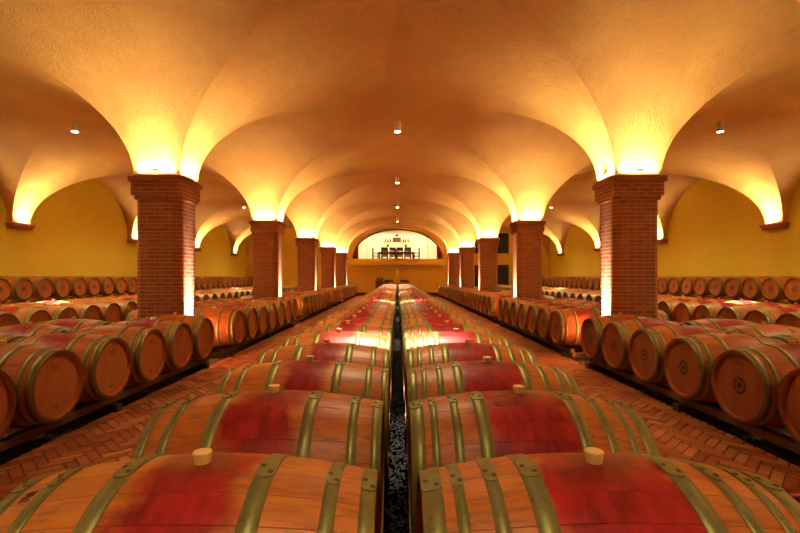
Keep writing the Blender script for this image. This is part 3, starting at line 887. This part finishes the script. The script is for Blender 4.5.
t = empty('wine_crate', (-.06, RY-.22, CT), 'dark slatted crate on the cream cabinet between the bottles', 'crate')
for k in range(3):
    mb = MB(); mb.box((-.32,-.15,.02+.13*k), (.32,.15,.13+.13*k)); mb.build('slat', M['dark_wood'], t)
for s in (-1, 1):
    mb = MB(); mb.box((s*.33-.02,-.16,0), (s*.33+.02,.16,.42)); mb.build('side_panel', M['mid_wood'], t)
for s, nm in ((-1, 'left'), (1, 'right')):
    t = empty('wall_sconce', (-.06+s*.76, RY-.385, RF+1.44), 'small dark square fitting on the cabinet front, %s of the two' % nm, 'fitting', 'dark fittings on the cabinet front')
    mb = MB(); mb.bbox((-.10,-.06,-.10), (.10,.0,.10), .01); mb.build('housing', M['black_metal'], t)
    mb = MB(); mb.bbox((-.05,-.075,-.05), (.05,-.06,.05), .005); mb.build('cover', M['dark_wood'], t)
    t = empty('room_spotlight', (s*1.18, RY-.10, 4.78), 'small glowing spotlight high on the back wall beyond the arch, %s one' % nm, 'lamp', 'spotlights beyond the arch')
    mb = MB(); mb.lathe([(.06,-.1),(.07,0),(.05,.06)], 16, 'Y', cap1=True); mb.build('housing', M['fixture_metal'], t)
    mb = MB(); mb.lathe([(.055,-.102),(.055,-.09)], 16, 'Y', cap0=True); mb.build('lens', M['room_lens'], t)
t = empty('wall_speaker', (-.06, RY, 4.92), 'small dark box mounted on the wall above the crate', 'speaker')
mb = MB(); mb.bbox((-.11,-.14,-.06), (.11,-.02,.09), .01); mb.build('housing', M['black_metal'], t)
mb = MB(); mb.box((-.03,-.03,-.02), (.03,0,.03)); mb.build('bracket', M['dark_wood'], t)
# curtains
for s, nm in ((-1, 'left'), (1, 'right')):
    mb = MB(); n = 30; x0, x1 = s*2.98, s*3.6; vs = []
    for i in range(n+1):
        f = i/n; x = x0+(x1-x0)*f; y = YE+.62+.05*sin(f*5*2*pi)
        vs += [(x, y, RF+.02), (x, y, 4.9), (x, y+.02, 4.9), (x, y+.02, RF+.02)]
    fs = []
    for i in range(n):
        a = i*4; b = a+4
        fs += [(a, b, b+1, a+1), (a+1, b+1, b+2, a+2), (a+2, b+2, b+3, a+3), (a+3, b+3, b, a)]
    fs += [(0,1,2,3), (n*4+3,n*4+2,n*4+1,n*4)]
    mb.add(vs, fs, 0, True)
    tag(mb.build('curtain', M['red_cloth']), 'deep red curtain at the %s edge of the arched opening' % nm, 'curtain', 'curtains of the arched opening')
# table, chairs
TY = 35.9
t = empty('dining_table', (-.10, TY, RF), 'long dark table in the bright room beyond the arch', 'table')
mb = MB(); mb.bbox((-1.45,-.50,.71), (1.45,.50,.76), .008); mb.build('tabletop', M['dark_wood'], t)
for sx in (-1,1):
    for sy in (-1,1):
        mb = MB(); mb.bbox((sx*1.33-.04, sy*.42-.04, 0), (sx*1.33+.04, sy*.42+.04, .71), .005); mb.build('leg', M['dark_wood'], t)
mb = MB(); mb.box((-1.33,-.43,.62), (1.33,-.40,.71)); mb.box((-1.33,.40,.62), (1.33,.43,.71)); mb.build('apron', M['mid_wood'], t)
def build_chair():
    t = empty('dining_chair', (0,0,0))
    mb = MB(); mb.bbox((-.25,-.23,.42), (.25,.23,.48), .01); mb.build('seat', M['mid_wood'], t)
    for sx in (-1,1):
        mb = MB(); mb.bbox((sx*.215-.035,.14,0), (sx*.215+.027,.22,.68), .004); mb.build('leg', M['dark_wood'], t)
        mb = MB(); mb.bbox((sx*.215-.035,-.27,0), (sx*.215+.035,-.18,1.10), .005); mb.build('leg', M['dark_wood'], t)
        mb = MB(); mb.bbox((sx*.215-.03,-.19,.66), (sx*.215+.03,.24,.70), .006); mb.build('armrest', M['dark_wood'], t)
    mb = MB(); mb.bbox((-.19,-.245,.92), (.19,-.20,1.09), .006); mb.bbox((-.19,-.24,.58), (.19,-.205,.65), .004)
    for x in (-.11,0,.11): mb.box((x-.025,-.235,.65), (x+.025,-.21,.92))
    mb.build('backrest', M['dark_wood'], t)
    mb = MB(); mb.box((-.19,.18,.2), (.19,.205,.24)); mb.build('stretcher', M['dark_wood'], t)
    return t
ch = build_chair(); first = True
seats = [(-1.0, -.72, 0, 'near side, first from left'), (-.36, -.72, 0, 'near side, second from left'), (.20, -.72, 0, 'near side, third from left'), (.82, -.72, 0, 'near side, rightmost'),
         (-1.0, .72, pi, 'far side, leftmost'), (-.30, .72, pi, 'far side, second from left'), (.22, .72, pi, 'far side, third from left'), (.82, .72, pi, 'far side, rightmost'),
         (-1.72, 0, -pi/2, 'left end'), (1.52, 0, pi/2, 'right end')]
for x, dy, rz, nm in seats:
    o = ch if first else copy_tree(ch); first = False
    o.location = (x-.02, TY+dy, RF); o.rotation_euler.z = rz
    tag(o, 'dark wooden chair at the table beyond the arch, %s' % nm, 'chair', 'chairs round the table beyond the arch')
bottle((-.20, TY-.1, RF+.76), 'dark wine bottle on the long table, left of two', 'bottles on the table', .34, .045)
bottle((.08, TY-.1, RF+.76), 'dark wine bottle on the long table, right of two', 'bottles on the table', .34, .045)
L = bpy.data.lights.new('room_light', 'AREA'); L.shape = 'RECTANGLE'; L.size = 5.5; L.size_y = 2.2; L.energy = 80; L.color = (1,.86,.58)
o = link('room_light', L); o.location = (0, 36.4, RC-.06); o.rotation_euler = (0,0,0)

# ------------------------------------------------------------------ below the balcony, and small things
t = empty('bottle_cabinet', (-1.30, 33.2, -.06), 'small dark cabinet with bottles on top below the balcony, left of the tables', 'cabinet')
mb = MB(); mb.bbox((-.32,-.22,.08), (.32,.22,1.12), .01); mb.build('body', M['dark_wood'], t)
for s in (-1,1):
    mb = MB(); mb.bbox((s*.155-.145,-.235,.14), (s*.155+.145,-.22,1.06), .004); d = mb.build('door', M['mid_wood'], t)
    mb = MB(); mb.lathe([(.012,0),(.014,-.02)], 8, 'Y', (s*.03,-.235,.6), cap1=True); mb.build('knob', M['black_metal'], d)
for sx in (-1,1):
    for sy in (-1,1):
        mb = MB(); mb.box((sx*.28-.02,sy*.18-.02,0), (sx*.28+.02,sy*.18+.02,.08)); mb.build('leg', M['dark_wood'], t)
for i, (x, h) in enumerate(((-.20,.32),(-.05,.40),(.10,.30),(.22,.34))):
    bottle((-1.30+x, 33.2, 1.06), 'dark bottle on the cabinet below the balcony, %s' % ['leftmost','tallest, second from left','third from left','rightmost'][i], 'bottles on the small cabinet', h, .045)
for s, nm in ((-1, 'left'), (1, 'right')):
    t = empty('bar_table', (-.08+s*.58, 33.0, -.06), 'round dark bar table below the balcony, %s of two' % nm, 'table', 'bar tables below the balcony')
    mb = MB(); mb.lathe([(.28,1.10),(.31,1.11),(.31,1.20),(.29,1.21)], 28, cap0=True, cap1=True); mb.build('tabletop', M['dark_wood'], t, sharp=40)
    mb = MB(); mb.lathe([(.035,.03),(.035,1.10)], 14); mb.build('pedestal', M['black_metal'], t)
    mb = MB(); mb.lathe([(.24,0),(.24,.02),(.05,.05)], 24, cap0=True, cap1=True); mb.build('base', M['black_metal'], t, sharp=40)
# hose on the right walkway
pts = []
for i in range(40):
    f = i/39; x = 1.9+1.6*f; pts.append((x, 2.86-.10*f+.03*sin(f*5), .036 if x < 2.98 else .036-.012*min(1, (x-2.98)/.2)))
mb = MB(); mb.tube(pts, .034, 14)
tag(mb.build('hose', M['hose_rubber']), 'dark red hose lying across the right brick walkway at the frame edge', 'hose')
# wall speaker and sensor on the right end wall
t = empty('security_camera', (XW, 30.5, 4.15), 'small dark camera fixed high on the right wall near the far end', 'camera')
mb = MB(); mb.box((-.20,-.03,-.03), (0,.03,.03)); mb.build('bracket', M['black_metal'], t)
mb = MB(); mb.bbox((-.38,-.16,-.10), (-.14,.16,.08), .02); mb.build('housing', M['black_metal'], t)

# ------------------------------------------------------------------ world, camera, view
w = bpy.data.worlds.new('World'); scn.world = w; w.use_nodes = True
w.node_tree.nodes['Background'].inputs[0].default_value = (0.01,.006,.003,1); w.node_tree.nodes['Background'].inputs[1].default_value = .2
cam = bpy.data.cameras.new('Camera'); co = link('Camera', cam); co.location = (0,0,CZ); co.rotation_euler = (pi/2,0,0)
cam.sensor_width = 36; cam.lens = F/800*36; cam.shift_x = .0031; cam.shift_y = .0125; cam.clip_start = .02
scn.camera = co
vs = scn.view_settings; vs.view_transform = 'Standard'; vs.look = 'None'; vs.exposure = 2.45; vs.gamma = 1
scn.cycles.max_bounces = 12; scn.cycles.diffuse_bounces = 6; scn.cycles.glossy_bounces = 3
scn.cycles.sample_clamp_indirect = 8
try: scn.cycles.use_denoising = True
except Exception: pass
